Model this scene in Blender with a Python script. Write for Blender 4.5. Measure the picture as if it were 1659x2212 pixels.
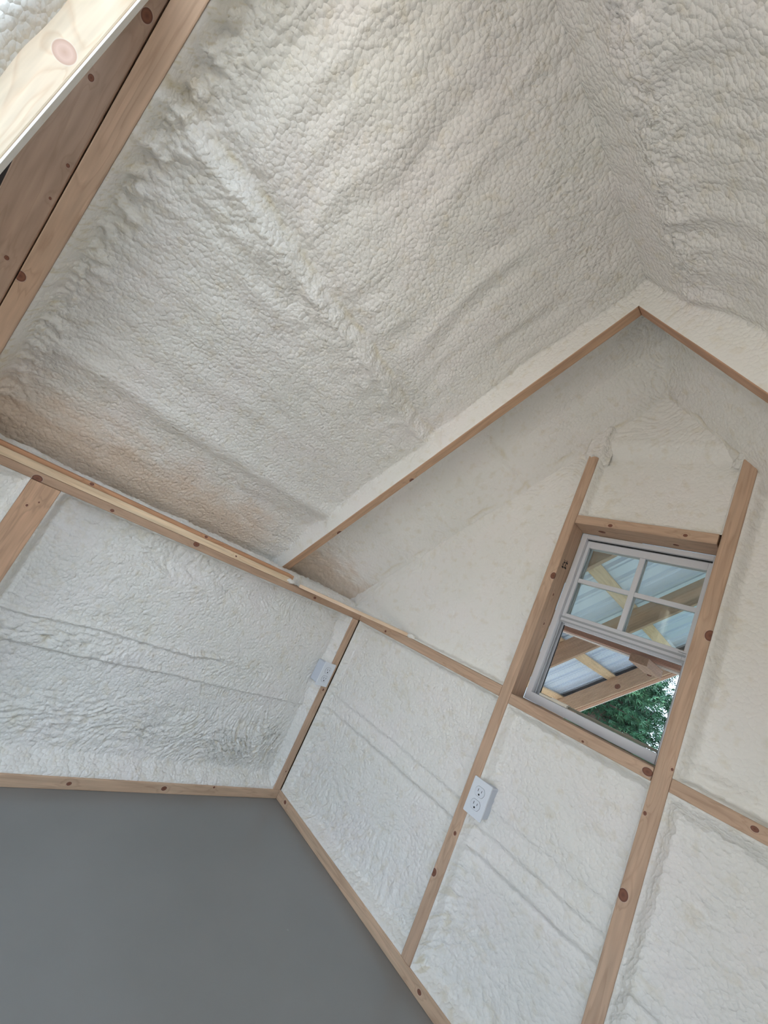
import bpy, bmesh, math, random
import numpy as np
from mathutils import Vector, Matrix

for o in list(bpy.data.objects):
    bpy.data.objects.remove(o, do_unlink=True)
sc = bpy.context.scene
COL = sc.collection

# ------------------------------------------------------------------ camera
RC = [[0.64058, 0.640774, 0.423161], [0.129522, 0.453011, -0.882046], [-0.756889, 0.61983, 0.207195]]
CAM = (1.57947, -1.4479, 0.94482)
cam = bpy.data.cameras.new('camera')
cam.sensor_fit = 'VERTICAL'; cam.sensor_height = 24.0; cam.lens = 24.0 * 914.85 / 2212.0
cam.clip_start = 0.02
camo = bpy.data.objects.new('camera', cam); COL.objects.link(camo)
M = Matrix(((RC[0][0], -RC[1][0], -RC[2][0], CAM[0]),
            (RC[0][1], -RC[1][1], -RC[2][1], CAM[1]),
            (RC[0][2], -RC[1][2], -RC[2][2], CAM[2]), (0, 0, 0, 1)))
camo.matrix_world = M
sc.camera = camo

# ------------------------------------------------------------------ sky, sun, exposure
w = bpy.data.worlds.new('sky'); sc.world = w; w.use_nodes = True
bg = w.node_tree.nodes['Background']
bg.inputs[0].default_value = (0.665, 0.825, 1.0, 1); bg.inputs[1].default_value = 4.6
sl = bpy.data.lights.new('sun', 'SUN'); sl.energy = 12.0; sl.angle = 0.01; sl.color = (1, 0.93, 0.84)
slo = bpy.data.objects.new('sun', sl); COL.objects.link(slo)
slo.rotation_euler = Vector((-0.50, -0.30, 0.80)).to_track_quat('Z', 'Y').to_euler()
sc.view_settings.view_transform = 'Standard'; sc.view_settings.look = 'None'
sc.view_settings.gamma = 1.0; sc.view_settings.use_curve_mapping = False
sc.view_settings.exposure = 0.27
sc.cycles.max_bounces = 6; sc.cycles.diffuse_bounces = 4; sc.cycles.glossy_bounces = 2

# ------------------------------------------------------------------ helpers
def link(o, parent=None):
    COL.objects.link(o)
    if parent is not None: o.parent = parent
    return o
def tag(o, label=None, cat=None, group=None, kind=None):
    if label: o['label'] = label
    if cat: o['category'] = cat
    if group: o['group'] = group
    if kind: o['kind'] = kind
    return o
def empty(name, loc=(0, 0, 0)):
    o = bpy.data.objects.new(name, None); o.location = loc; o.empty_display_size = .05
    return link(o)
def mesh_obj(name, verts, faces, mat, parent=None, loc=(0, 0, 0), smooth=False):
    m = bpy.data.meshes.new(name); m.from_pydata([tuple(v) for v in verts], [], faces); m.update()
    if smooth: m.polygons.foreach_set('use_smooth', [True] * len(m.polygons))
    if mat: m.materials.append(mat)
    o = bpy.data.objects.new(name, m); o.location = loc
    return link(o, parent)
class MB:
    """collects boxes / prisms into one mesh"""
    def __init__(s): s.v = []; s.f = []
    def box(s, x0, x1, y0, y1, z0, z1):
        b = len(s.v)
        s.v += [(x, y, z) for z in (z0, z1) for y in (y0, y1) for x in (x0, x1)]
        s.f += [tuple(b + i for i in q) for q in ((0, 2, 3, 1), (4, 5, 7, 6), (0, 1, 5, 4), (2, 6, 7, 3), (0, 4, 6, 2), (1, 3, 7, 5))]
        return s
    def hexa(s, pts):
        b = len(s.v); s.v += [tuple(p) for p in pts]
        s.f += [tuple(b + i for i in q) for q in ((0, 2, 3, 1), (4, 5, 7, 6), (0, 1, 5, 4), (2, 6, 7, 3), (0, 4, 6, 2), (1, 3, 7, 5))]
        return s
    def prism(s, poly, y0, y1, axes='xz'):
        b = len(s.v); n = len(poly)
        for t in (y0, y1):
            for a, c in poly:
                s.v.append((a, t, c) if axes == 'xz' else ((t, a, c) if axes == 'yz' else (a, c, t)))
        s.f.append(tuple(b + i for i in range(n))[::-1]); s.f.append(tuple(b + n + i for i in range(n)))
        for i in range(n):
            j = (i + 1) % n; s.f.append((b + i, b + j, b + n + j, b + n + i))
        return s
    def build(s, name, mat, parent=None, origin=(0, 0, 0), bevel=0, smooth=False):
        bm = bmesh.new()
        vs = [bm.verts.new(Vector(v) - Vector(origin)) for v in s.v]
        for f in s.f:
            try: bm.faces.new([vs[i] for i in f])
            except ValueError: pass
        bmesh.ops.recalc_face_normals(bm, faces=bm.faces)
        if bevel:
            bmesh.ops.bevel(bm, geom=list(bm.edges), offset=bevel, segments=2, profile=.5, affect='EDGES', clamp_overlap=True)
        m = bpy.data.meshes.new(name); bm.to_mesh(m); bm.free()
        if smooth: m.polygons.foreach_set('use_smooth', [True] * len(m.polygons))
        if mat: m.materials.append(mat)
        o = bpy.data.objects.new(name, m); o.location = origin
        return link(o, parent)

# ------------------------------------------------------------------ materials
def new_mat(name):
    m = bpy.data.materials.new(name); m.use_nodes = True
    nt = m.node_tree; b = nt.nodes['Principled BSDF']
    return m, nt, b
def N(nt, t, **kw):
    n = nt.nodes.new(t)
    for k, v in kw.items(): setattr(n, k, v)
    return n
def ramp(nt, stops, fac=None):
    r = N(nt, 'ShaderNodeValToRGB'); e = r.color_ramp.elements
    while len(e) < len(stops): e.new(.5)
    for i, (p, c) in enumerate(stops): e[i].position = p; e[i].color = (c[0], c[1], c[2], 1)
    if fac is not None: nt.links.new(fac, r.inputs[0])
    return r
def mix(nt, fac, a, b, mode='MIX'):
    n = N(nt, 'ShaderNodeMix', data_type='RGBA', blend_type=mode)
    for s, v in ((n.inputs[0], fac), (n.inputs[6], a), (n.inputs[7], b)):
        if hasattr(v, 'links') or isinstance(v, bpy.types.NodeSocket): nt.links.new(v, s)
        elif isinstance(v, (int, float)): s.default_value = v
        else: s.default_value = (*v, 1)
    return n.outputs[2]
def math_n(nt, op, a, b=None):
    n = N(nt, 'ShaderNodeMath', operation=op)
    for i, v in enumerate((a, b)):
        if v is None: continue
        if isinstance(v, (int, float)): n.inputs[i].default_value = v
        else: nt.links.new(v, n.inputs[i])
    return n.outputs[0]
def plain(name, col, rough=.5, spec=.5, metal=0):
    m, nt, b = new_mat(name)
    b.inputs['Base Color'].default_value = (*col, 1); b.inputs['Roughness'].default_value = rough
    b.inputs['Specular IOR Level'].default_value = spec; b.inputs['Metallic'].default_value = metal
    return m

def foam_material():
    m, nt, b = new_mat('spray_foam')
    tc = N(nt, 'ShaderNodeNewGeometry')
    n1 = N(nt, 'ShaderNodeTexNoise'); n1.inputs['Scale'].default_value = 5.0; n1.inputs['Detail'].default_value = 2
    n2 = N(nt, 'ShaderNodeTexNoise'); n2.inputs['Scale'].default_value = 190.0; n2.inputs['Detail'].default_value = 1
    n3 = N(nt, 'ShaderNodeTexNoise'); n3.inputs['Scale'].default_value = 30.0; n3.inputs['Detail'].default_value = 2
    for n in (n1, n2, n3): nt.links.new(tc.outputs['Position'], n.inputs['Vector'])
    c = ramp(nt, [(.30, (.845, .815, .755)), (.5, (.865, .828, .775)), (.7, (.88, .828, .785))], n1.outputs[0]).outputs[0]
    s = ramp(nt, [(.25, (.88, .83, .72)), (.45, (1, 1, 1))], n3.outputs[0]).outputs[0]
    c = mix(nt, .55, c, s, 'MULTIPLY')
    at = N(nt, 'ShaderNodeAttribute', attribute_name='crack')
    c = mix(nt, at.outputs['Fac'], c, (.66, .56, .36))
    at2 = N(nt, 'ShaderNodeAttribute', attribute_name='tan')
    c = mix(nt, at2.outputs['Fac'], c, (.74, .585, .455))  # light bounced off the eave wood, painted into the foam colour
    nt.links.new(c, b.inputs['Base Color'])
    b.inputs['Roughness'].default_value = .5; b.inputs['Specular IOR Level'].default_value = .35
    vo = N(nt, 'ShaderNodeTexVoronoi'); vo.inputs['Scale'].default_value = 92
    wn = N(nt, 'ShaderNodeTexNoise'); wn.inputs['Scale'].default_value = 40; wn.inputs['Detail'].default_value = 0; nt.links.new(tc.outputs['Position'], wn.inputs['Vector'])
    wv = N(nt, 'ShaderNodeVectorMath', operation='MULTIPLY_ADD'); nt.links.new(wn.outputs['Color'], wv.inputs[0]); wv.inputs[1].default_value = (.007, .007, .007); nt.links.new(tc.outputs['Position'], wv.inputs[2])
    nt.links.new(wv.outputs[0], vo.inputs['Vector'])
    hh = math_n(nt, 'SUBTRACT', math_n(nt, 'MULTIPLY', n2.outputs[0], .35), math_n(nt, 'MULTIPLY', vo.outputs['Distance'], vo.outputs['Distance']))
    bp = N(nt, 'ShaderNodeBump'); at3 = N(nt, 'ShaderNodeAttribute', attribute_name='rough'); nt.links.new(math_n(nt, 'MULTIPLY', at3.outputs['Fac'], .6), bp.inputs['Strength']); bp.inputs['Distance'].default_value = .0065
    nt.links.new(hh, bp.inputs['Height']); nt.links.new(bp.outputs[0], b.inputs['Normal'])
    return m
FOAM = foam_material()

def wood_material(name, base=(.575, .41, .30), dark=(.45, .30, .21), knots=(), mat_world=None, seed=0, kcol=((.16, .065, .045), (.24, .10, .06))):
    """grain runs along the object's local X; knots: (world point, radius)"""
    m, nt, b = new_mat(name)
    tc = N(nt, 'ShaderNodeTexCoord'); oc = tc.outputs['Object']
    inv = mat_world.inverted() if mat_world is not None else Matrix()
    vec = oc
    kd = None
    for kp, kr in knots:
        p = inv @ Vector(kp)
        sub = N(nt, 'ShaderNodeVectorMath', operation='SUBTRACT'); nt.links.new(oc, sub.inputs[0]); sub.inputs[1].default_value = p
        scl = N(nt, 'ShaderNodeVectorMath', operation='MULTIPLY'); nt.links.new(sub.outputs[0], scl.inputs[0]); scl.inputs[1].default_value = (.8 / kr, 1 / kr, 1 / kr)
        ln = N(nt, 'ShaderNodeVectorMath', operation='LENGTH'); nt.links.new(scl.outputs[0], ln.inputs[0])
        kd = ln.outputs['Value'] if kd is None else math_n(nt, 'MINIMUM', kd, ln.outputs['Value'])
    mp = N(nt, 'ShaderNodeMapping'); mp.inputs['Scale'].default_value = (2.2, 26, 26); mp.inputs['Location'].default_value = (seed * 3.7, seed * 1.3, seed * 2.1)
    nt.links.new(vec, mp.inputs[0])
    n1 = N(nt, 'ShaderNodeTexNoise'); n1.inputs['Scale'].default_value = 1.0; n1.inputs['Detail'].default_value = 3; n1.inputs['Distortion'].default_value = .6
    nt.links.new(mp.outputs[0], n1.inputs['Vector'])
    g = n1.outputs[0]
    if kd is not None:
        bend = math_n(nt, 'MULTIPLY', math_n(nt, 'DIVIDE', 1.0, math_n(nt, 'ADD', kd, .7)), .55)
        g = math_n(nt, 'ADD', g, bend)
    rings = math_n(nt, 'FRACT', math_n(nt, 'MULTIPLY', g, 6.0))
    c = ramp(nt, [(0, dark), (.25, base), (.85, tuple(x * 1.08 for x in base)), (1, dark)], rings).outputs[0]
    n2 = N(nt, 'ShaderNodeTexNoise'); n2.inputs['Scale'].default_value = 3.0; nt.links.new(mp.outputs[0], n2.inputs['Vector'])
    c = mix(nt, .45, base, c)
    t = ramp(nt, [(.3, (.86, .84, .82)), (.7, (1.08, 1.05, 1.03))], n2.outputs[0]).outputs[0]
    c = mix(nt, 1.0, c, t, 'MULTIPLY')
    n4 = N(nt, 'ShaderNodeTexNoise'); n4.inputs['Scale'].default_value = 4.5; n4.inputs['Detail'].default_value = 2
    nt.links.new(oc, n4.inputs['Vector'])
    c = mix(nt, .5, c, ramp(nt, [(.35, (.93, .86, .80)), (.65, (1.04, 1.02, .98))], n4.outputs[0]).outputs[0], 'MULTIPLY')
    if kd is not None:
        k = ramp(nt, [(0, kcol[0]), (.55, kcol[1]), (.9, kcol[0]), (1, (1, 1, 1))], math_n(nt, 'MULTIPLY', kd, .9))
        f = ramp(nt, [(.86, (1, 1, 1)), (1.0, (0, 0, 0))], math_n(nt, 'MULTIPLY', kd, .9)).outputs[0]
        c = mix(nt, f, c, k.outputs[0])
    nt.links.new(c, b.inputs['Base Color'])
    b.inputs['Roughness'].default_value = .62; b.inputs['Specular IOR Level'].default_value = .3
    bp = N(nt, 'ShaderNodeBump'); bp.inputs['Strength'].default_value = .12; bp.inputs['Distance'].default_value = .002
    nt.links.new(rings, bp.inputs['Height']); nt.links.new(bp.outputs[0], b.inputs['Normal'])
    return m

def timber(name, label, cat, p0, ax, dep, L, wdt, d, knots=(), base=None, dark=None, cut0=0, cut1=0, group=None, seed=None, bevel=.0025, parent=None, kcol=None):
    """sawn board: local X along ax from p0 (centre of its room-side edge), local Z = dep (away from the room), Y across"""
    ax = Vector(ax).normalized(); dep = Vector(dep).normalized(); ac = dep.cross(ax)
    mw = Matrix(((ax.x, ac.x, dep.x, p0[0]), (ax.y, ac.y, dep.y, p0[1]), (ax.z, ac.z, dep.z, p0[2]), (0, 0, 0, 1)))
    b = MB(); h = wdt / 2
    b.hexa([(0, -h, 0), (L, -h, 0), (0, h, 0), (L, h, 0), (cut0, -h, d), (L + cut1, -h, d), (cut0, h, d), (L + cut1, h, d)])
    timber.n += 1
    kw = {}
    if base: kw['base'] = base
    if dark: kw['dark'] = dark
    if kcol: kw['kcol'] = kcol
    mat = wood_material('pine_%d' % timber.n, knots=knots, mat_world=mw, seed=seed if seed is not None else timber.n, **kw)
    o = b.build(name, mat, parent, bevel=bevel)
    o.matrix_world = mw
    if label: tag(o, label, cat, group)
    return o
timber.n = 0

# ------------------------------------------------------------------ noise
rs = np.random.RandomState(7)
PERM = rs.permutation(4096); ANG = rs.rand(4096) * 2 * np.pi; GX, GY = np.cos(ANG), np.sin(ANG)
def perlin(x, y, seed=0):
    x = x + seed * 17.13; y = y + seed * 9.77
    xi = np.floor(x).astype(np.int64); yi = np.floor(y).astype(np.int64)
    fx = x - xi; fy = y - yi
    def g(ix, iy, dx, dy):
        h = PERM[(PERM[(ix + seed * 31) & 4095] + iy) & 4095]
        return GX[h] * dx + GY[h] * dy
    u = fx * fx * fx * (fx * (fx * 6 - 15) + 10); v = fy * fy * fy * (fy * (fy * 6 - 15) + 10)
    a = g(xi, yi, fx, fy); b = g(xi + 1, yi, fx - 1, fy); c = g(xi, yi + 1, fx, fy - 1); d = g(xi + 1, yi + 1, fx - 1, fy - 1)
    return (a + u * (b - a)) * (1 - v) + (c + u * (d - c)) * v
def fbm(x, y, seed=0, o=3):
    r = 0; a = 1
    for i in range(o):
        r = r + a * perlin(x * 2 ** i, y * 2 ** i, seed + i); a *= .5
    return r
def sstep(a, b, x):
    t = np.clip((x - a) / (b - a), 0, 1); return t * t * (3 - 2 * t)
def worley(a, b, seed):
    """distance to the nearest jittered cell point"""
    ai = np.floor(a).astype(np.int64); bi = np.floor(b).astype(np.int64); d = np.full(a.shape, 9.)
    for i in (-1, 0, 1):
        for j in (-1, 0, 1):
            h = PERM[(PERM[(ai + i + seed * 31) & 4095] + bi + j) & 4095]
            dx = ai + i + .5 + .42 * GX[h] - a; dy = bi + j + .5 + .42 * GY[(h * 7 + 13) & 4095] - b
            d = np.minimum(d, dx * dx + dy * dy)
    return np.sqrt(d)
def popcorn(u, v, seed, scale=.02, stretch=1.8, ang=0.0):
    """rounded puffs with sharp valleys, height 0..1"""
    wu = u + .012 * perlin(u / .05, v / .05, seed + 5) + .0028 * perlin(u / .016, v / .016, seed + 3); wv = v + .012 * perlin(u / .05, v / .05, seed + 6) + .0028 * perlin(u / .016, v / .016, seed + 4)
    ang = ang + .6 * perlin(u / .25, v / .25, seed + 2)
    c, s = np.cos(ang), np.sin(ang)
    a = (wu * c + wv * s) / (scale * stretch); b = (-wu * s + wv * c) / scale
    d = worley(a, b, seed)
    n = np.clip(1 - (d / .72) ** 2, 0, 1) * (.75 + .5 * perlin(u / .03, v / .03, seed + 1))
    return np.clip(n, 0, 1.2)
def polydist(u, v, pts):
    """signed offset v - line(u) for a polyline monotone in u"""
    pu = np.array([p[0] for p in pts]); pv = np.array([p[1] for p in pts])
    o = np.argsort(pu); return v - np.interp(u, pu[o], pv[o])

def foam_panel(name, parent, origin, ud, vd, nd, U, V, hfun, step=.0035, keep=None, rough=1.0):
    nu = max(2, int(U / step) + 1); nv = max(2, int(V / step) + 1)
    u, v = np.meshgrid(np.linspace(0, U, nu), np.linspace(0, V, nv))
    r = hfun(u, v)
    r = r if isinstance(r, tuple) else (r, np.zeros_like(u))
    h, crack = r[:2]; bounce_tan = r[2] if len(r) > 2 else np.zeros_like(u); rgh = rough * (r[3] if len(r) > 3 else np.ones_like(u))
    O, ud, vd, nd = (np.array(x, float) for x in (origin, ud, vd, nd))
    ctr = O + ud * U / 2 + vd * V / 2
    P = O + u[..., None] * ud + v[..., None] * vd + h[..., None] * nd
    idx = np.arange(nu * nv).reshape(nv, nu)
    q = np.stack([idx[:-1, :-1], idx[:-1, 1:], idx[1:, 1:], idx[1:, :-1]], -1).reshape(-1, 4)
    if np.dot(np.cross(ud, vd), nd) < 0: q = q[:, ::-1]
    Pf = P.reshape(-1, 3)
    if keep is not None:
        kk = keep(Pf); q = q[kk[q].all(1)]
    used = np.unique(q); rm = np.zeros(len(Pf), np.int64); rm[used] = np.arange(len(used))
    q = rm[q]; Pf = (Pf - ctr)[used]; ck = crack.reshape(-1)[used]
    m = bpy.data.meshes.new(name)
    m.vertices.add(len(Pf)); m.vertices.foreach_set('co', Pf.ravel().astype(np.float32))
    m.loops.add(q.size); m.loops.foreach_set('vertex_index', q.ravel().astype(np.int32))
    m.polygons.add(len(q)); m.polygons.foreach_set('loop_start', (np.arange(len(q)) * 4).astype(np.int32))
    m.polygons.foreach_set('use_smooth', np.ones(len(q), bool))
    a = m.attributes.new('crack', 'FLOAT', 'POINT'); a.data.foreach_set('value', ck.astype(np.float32))
    a = m.attributes.new('tan', 'FLOAT', 'POINT'); a.data.foreach_set('value', bounce_tan.reshape(-1)[used].astype(np.float32))
    a = m.attributes.new('rough', 'FLOAT', 'POINT'); a.data.foreach_set('value', rgh.reshape(-1)[used].astype(np.float32))
    m.update(calc_edges=True); m.materials.append(FOAM)
    o = bpy.data.objects.new(name, m); o.location = ctr
    return link(o, parent)

def edge_flange(u, v, U, V, D, seed, wid=(.02, .02, .02, .02), lip=.003, rag=.006):
    """foam climbing the sides of the timbers around a bay; order: u0,u1,v0,v1 (0 = none)"""
    r1 = rag * fbm(u / .03, v / .03, seed + 40, 3); r2 = rag * fbm(u / .03, v / .03, seed + 50, 3)
    f = np.zeros_like(u)
    for e, w_, rr in ((u, wid[0], r1), (U - u, wid[1], r2), (v, wid[2], r1), (V - v, wid[3], r2)):
        if w_ > 0: f = np.maximum(f, 1 - sstep(.002, w_, np.maximum(e + rr * np.clip(e / .008, 0, 1), 0)))
    return f * (D - lip)

# ------------------------------------------------------------------ floor, walls, roof deck (the shell)
def floor_material():
    m, nt, b = new_mat('grey_floor_paint')
    g = N(nt, 'ShaderNodeNewGeometry')
    n1 = N(nt, 'ShaderNodeTexNoise'); n1.inputs['Scale'].default_value = 3; n1.inputs['Detail'].default_value = 6
    v = N(nt, 'ShaderNodeTexVoronoi'); v.inputs['Scale'].default_value = 7; v.inputs['Randomness'].default_value = 1
    nd = N(nt, 'ShaderNodeTexNoise'); nd.inputs['Scale'].default_value = 300
    for n in (n1, v, nd): nt.links.new(g.outputs['Position'], n.inputs['Vector'])
    c = ramp(nt, [(.3, (.225, .225, .222)), (.7, (.255, .255, .252))], n1.outputs[0]).outputs[0]
    f = ramp(nt, [(.014, (1, 1, 1)), (.026, (0, 0, 0))], v.outputs['Distance']).outputs[0]
    sp = mix(nt, v.outputs['Color'], (.04, .04, .045), (.45, .45, .45))
    c = mix(nt, math_n(nt, 'MULTIPLY', f, .8), c, sp)
    nt.links.new(c, b.inputs['Base Color'])
    b.inputs['Roughness'].default_value = .3; b.inputs['Specular IOR Level'].default_value = .85
    nt.links.new(ramp(nt, [(.35, (.31, .31, .31)), (.7, (.40, .40, .40))], n1.outputs[0]).outputs[0], b.inputs['Roughness'])
    bp = N(nt, 'ShaderNodeBump'); bp.inputs['Strength'].default_value = .05; bp.inputs['Distance'].default_value = .002
    nt.links.new(nd.outputs[0], bp.inputs['Height']); nt.links.new(bp.outputs[0], b.inputs['Normal'])
    return m
SHEATH = plain('sheathing_board', (.36, .27, .18), .8, .2)
SIDING = plain('painted_siding', (.55, .53, .48), .7, .3)
DECK = plain('dark_roof_underlay', (.05, .042, .04), .9, .2)
W2 = 2.02; YB = -3.0
tag(MB().box(-.12, W2 + .12, YB - .12, .12, -.05, 0).build('floor', floor_material()), 'smooth grey painted floor of the shed', None, None, 'structure')

wl = tag(MB().box(-.105, -.092, YB, .089, 0, .85).box(-.42, -.092, YB, .089, .84, .8525).build('wall_left', SHEATH), 'low eave wall filled with white spray foam', None, None, 'structure')
b = MB()   # gable sheathing around the window opening
b.box(-.10, .84, .0925, .105, 0, 1.02); b.box(1.286, W2 + .1, .0925, .105, 0, 1.02); b.box(.84, 1.286, .0925, .105, 0, .885)
b.box(.84, 1.286, .0925, .105, 1.54, 1.95)
b.prism([(-.10, 1.02), (.84, 1.02), (.84, 2.15), (-.10, 1.21)], .0925, .105)
b.prism([(1.286, 1.02), (2.12, 1.02), (2.12, 1.21), (1.286, 2.044)], .0925, .105)
b.prism([(.84, 1.95), (1.286, 1.95), (1.286, 2.044), (1.01, 2.32), (.84, 2.15)], .0925, .105)
wg = tag(b.build('wall_gable', SHEATH), 'gable end wall filled with spray foam around a window', None, None, 'structure')
wr = tag(MB().box(W2 + .092, W2 + .105, YB, -1.5, 0, .85).box(W2 + .092, W2 + .105, -.9, .089, 0, .85).box(W2 + .092, W2 + .105, -1.5, -.9, 0, .20).box(W2 + .092, W2 + .105, -1.5, -.9, .80, .85).box(W2 + .092, W2 + .42, YB, .089, .84, .8525).build('wall_right', SHEATH), 'low eave wall with a wide open window hole', None, None, 'structure')  # unseen window hole added to throw daylight on the opposite slope and wall
b = MB(); b.box(-.1, .30, YB - .012, YB, 0, 1.2); b.box(1.72, 2.12, YB - .012, YB, 0, 1.2); b.box(.30, 1.72, YB - .012, YB, 1.16, 1.2)
b.prism([(-.1, 1.2), (2.12, 1.2), (1.01, 2.31)], YB - .012, YB)
tag(b.build('wall_front', SHEATH), 'entrance end wall with a wide door opening', None, None, 'structure')

OFF = 1.10; ROFF = 3.12; DT = .19   # rafter bottom line z = x + OFF; roof deck DT above it (perpendicular)
S2 = math.sqrt(.5)
def slope_slab(b, side, x0, x1, y0, y1, t0, t1):
    """slab parallel to a roof slope; x along the slope foot line measured at the rafter bottom"""
    pts = []
    for t in (t0, t1):
        for y in (y0, y1):
            for x in (x0, x1):
                if side < 0: pts.append((x - t * S2, y, x + OFF + t * S2))
                else: pts.append((x + t * S2, y, ROFF - x + t * S2))
    b.hexa(pts)
b = MB()
SKY = (-2.75, -1.66)
for side, xs in ((-1, (-.45, 1.01 + DT * S2, .20, .88)), (1, (1.01 - DT * S2, 2.47, 1.06, 2.25))):
    lo, hi, o0, o1 = xs
    slope_slab(b, side, lo, hi, YB - .1, SKY[0], DT, DT + .02)
    slope_slab(b, side, lo, hi, -1.594, .089, DT, DT + .02)
    if side < 0: slope_slab(b, side, lo, hi, SKY[0], -1.594, DT, DT + .02); continue
    slope_slab(b, side, lo, o0, SKY[0], -1.594, DT, DT + .02); slope_slab(b, side, o1, hi, SKY[0], -1.594, DT, DT + .02)
    slope_slab(b, side, o0, o1, SKY[1], -1.594, DT, DT + .02)
ce = tag(b.build('ceiling', DECK), 'pitched ceiling lined with rough cream spray foam', None, None, 'structure')

# ------------------------------------------------------------------ foam in the wall bays
DL = .055
def h_left(u, v):     # u: y from -1.31, v: z from .038
    U, V = 1.272, .8165; y = u - 1.31; z = v + .038
    big = .006 * fbm(u / .28, v / .22, 3, 2) + .0022 * fbm(u / .07, v / .05, 4, 2)
    st = polydist(y, z, [(-1.31, .40), (-1.10, .391), (-.894, .394), (-.714, .398), (-.47, .395), (0, .397)]) + .004 * perlin(y / .04, y * 0, 8)
    step = .016 * sstep(-.006, .006, st) * np.exp(-np.clip(st, 0, 1) / .07) * (.55 + .45 * sstep(-.5, -1.1, y))
    bd = polydist(y, z, [(-1.31, .478), (-1.147, .486), (-1.0, .493), (-.828, .488), (-.662, .485), (-.538, .499)]) + .003 * perlin(y / .03, y * 0, 9)
    bead = .009 * np.exp(-(bd / .0065) ** 2) * (1 - sstep(-.60, -.45, y)) - .003 * np.exp(-((bd + .013) / .007) ** 2) * (1 - sstep(-.55, -.40, y))
    m = .28 + .5 * np.clip(fbm(u / .16, v / .07, 12, 2) + .1, 0, 1)
    m += 1.0 * np.exp(-((z - .43) / .032) ** 2) * sstep(-.75, -1.05, y) + .55 * np.exp(-((z - .50) / .03) ** 2) * np.exp(-((y + .60) / .16) ** 2)
    m += .85 * np.exp(-((z - .20) / .09) ** 2) * np.exp(-((y + .25) / .22) ** 2) + .5 * np.exp(-((z - .19) / .08) ** 2) + .35 * sstep(.66, .80, z)
    m *= 1 - .8 * np.exp(-((z - .60) / .07) ** 2) * np.exp(-((y + .55) / .28) ** 2)
    p = popcorn(u, v, 21, .017, 1.9, .15)
    lower = np.exp(-((z - .2) / .1) ** 2)
    rip = perlin(u / .05 + 1.5 * perlin(u / .12, v / .12, 61), v / .014 + 1.0 * perlin(u / .1, v / .1, 62), 60)
    h = -DL + big + step + bead + .012 * np.exp(-((z - .19) / .09) ** 2) * np.exp(-((y + .22) / .16) ** 2) + .0105 * np.clip(m, 0, 1.5) * (p - .25) + .004 * lower * rip
    wid = .055
    rec = np.maximum(sstep(.715, .775, z + .02 * fbm(u / .1, v / .1, 77, 2)), sstep(.075, .03, u + .01 * fbm(u / .1, v / .1, 78, 2)))
    h = h - .022 * rec
    fl = edge_flange(u, v, U, V, DL, 71, (.03, .022, .0, .012))
    fb = (1 - sstep(.004, .058, v + .01 * fbm(u / .05, v / .05, 79, 2))) * (DL - .003)
    return np.maximum(h + fl * .98, -DL * 0 - .002) * 0 + np.minimum(h * (1 - np.maximum(fl, fb) / DL) - .003 + .0012 * np.maximum(fl, fb) / DL * fbm(u / .012, v / .012, 83, 2), -.001), .5 * np.exp(-(p / .05) ** 2) * np.clip(m - .5, 0, 1)
foam_panel('foam_panel', wl, (0, -1.31, .038), (0, 1, 0), (0, 0, 1), (1, 0, 0), 1.272, .8165, h_left)
def h_left2(u, v):
    return -.045 + .006 * fbm(u / .2, v / .2, 33, 3) + .006 * popcorn(u, v, 34, .016) + edge_flange(u, v, 1.612, .8165, .045, 35)
def h_eave(u, v):     # u along y, v from x = -.40 to the plate
    x = v - .40
    return .008 + .026 * np.exp(-((x + .13) / .05) ** 2) + .010 * fbm(u / .10, v / .05, 90, 3) + .006 * popcorn(u, v, 91, .014) - .03 * sstep(-.095, -.082, x)
foam_panel('foam_panel', wl, (-.40, -3.0, .890), (0, 1, 0), (1, 0, 0), (0, 0, 1), 3.02, .316, h_eave, .006)
foam_panel('foam_panel', wl, (0, -3.0, .038), (0, 1, 0), (0, 0, 1), (1, 0, 0), 1.612, .8165, h_left2, .007)

DG = .045
def gable_h(seed, U, V, seams=(), popm=.3, ang=0., wid=(.018, .018, .018, .018), D=DG, x0=0., z0=0., extra=None):
    def f(u, v):
        big = .005 * fbm(u / .25, v / .2, seed, 2) + .002 * fbm(u / .06, v / .05, seed + 1, 2)
        h = -D + big
        z = v + z0 + .008 * perlin(u / .12, u * 0, seed + 2); x = u + x0
        for zs, amp in seams:
            st = z - zs - .05 * 0
            h = h + amp * sstep(-.008, .008, st) * np.exp(-np.clip(st, 0, 1) / .06) - .4 * amp * np.exp(-((st + .012) / .01) ** 2)
        m = popm * (.6 + 1.2 * np.clip(fbm(u / .15, v / .12, seed + 7, 2) + .15, 0, 1))
        if extra: dh, dm = extra(x, v + z0); h = h + dh; m = m + dm
        p = popcorn(u, v, seed + 9, .015, 2.2, ang)
        h = h + .0090 * m * (p - .4)
        fl = edge_flange(u, v, U, V, D, seed + 15, wid)
        return np.minimum(h * (1 - fl / D) - .003, -.001), .45 * np.exp(-(p / .05) ** 2) * np.clip(m - .4, 0, 1)
    return f
def ex_ll(x, z):
    lump = np.exp(-((x - .03) / .035) ** 2) * np.exp(-((z - .36) / .2) ** 2)
    return .006 * lump, .8 * lump + .45 * sstep(.42, .2, z)
foam_panel('foam_panel', wg, (0, 0, .038), (1, 0, 0), (0, 0, 1), (0, -1, 0), .808, .817, gable_h(100, .808, .817, [(.435, .008), (.50, .006)], .30, 1.1, (.012, .014, .03, .014), x0=0, z0=.038, extra=ex_ll), rough=.75)
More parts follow.
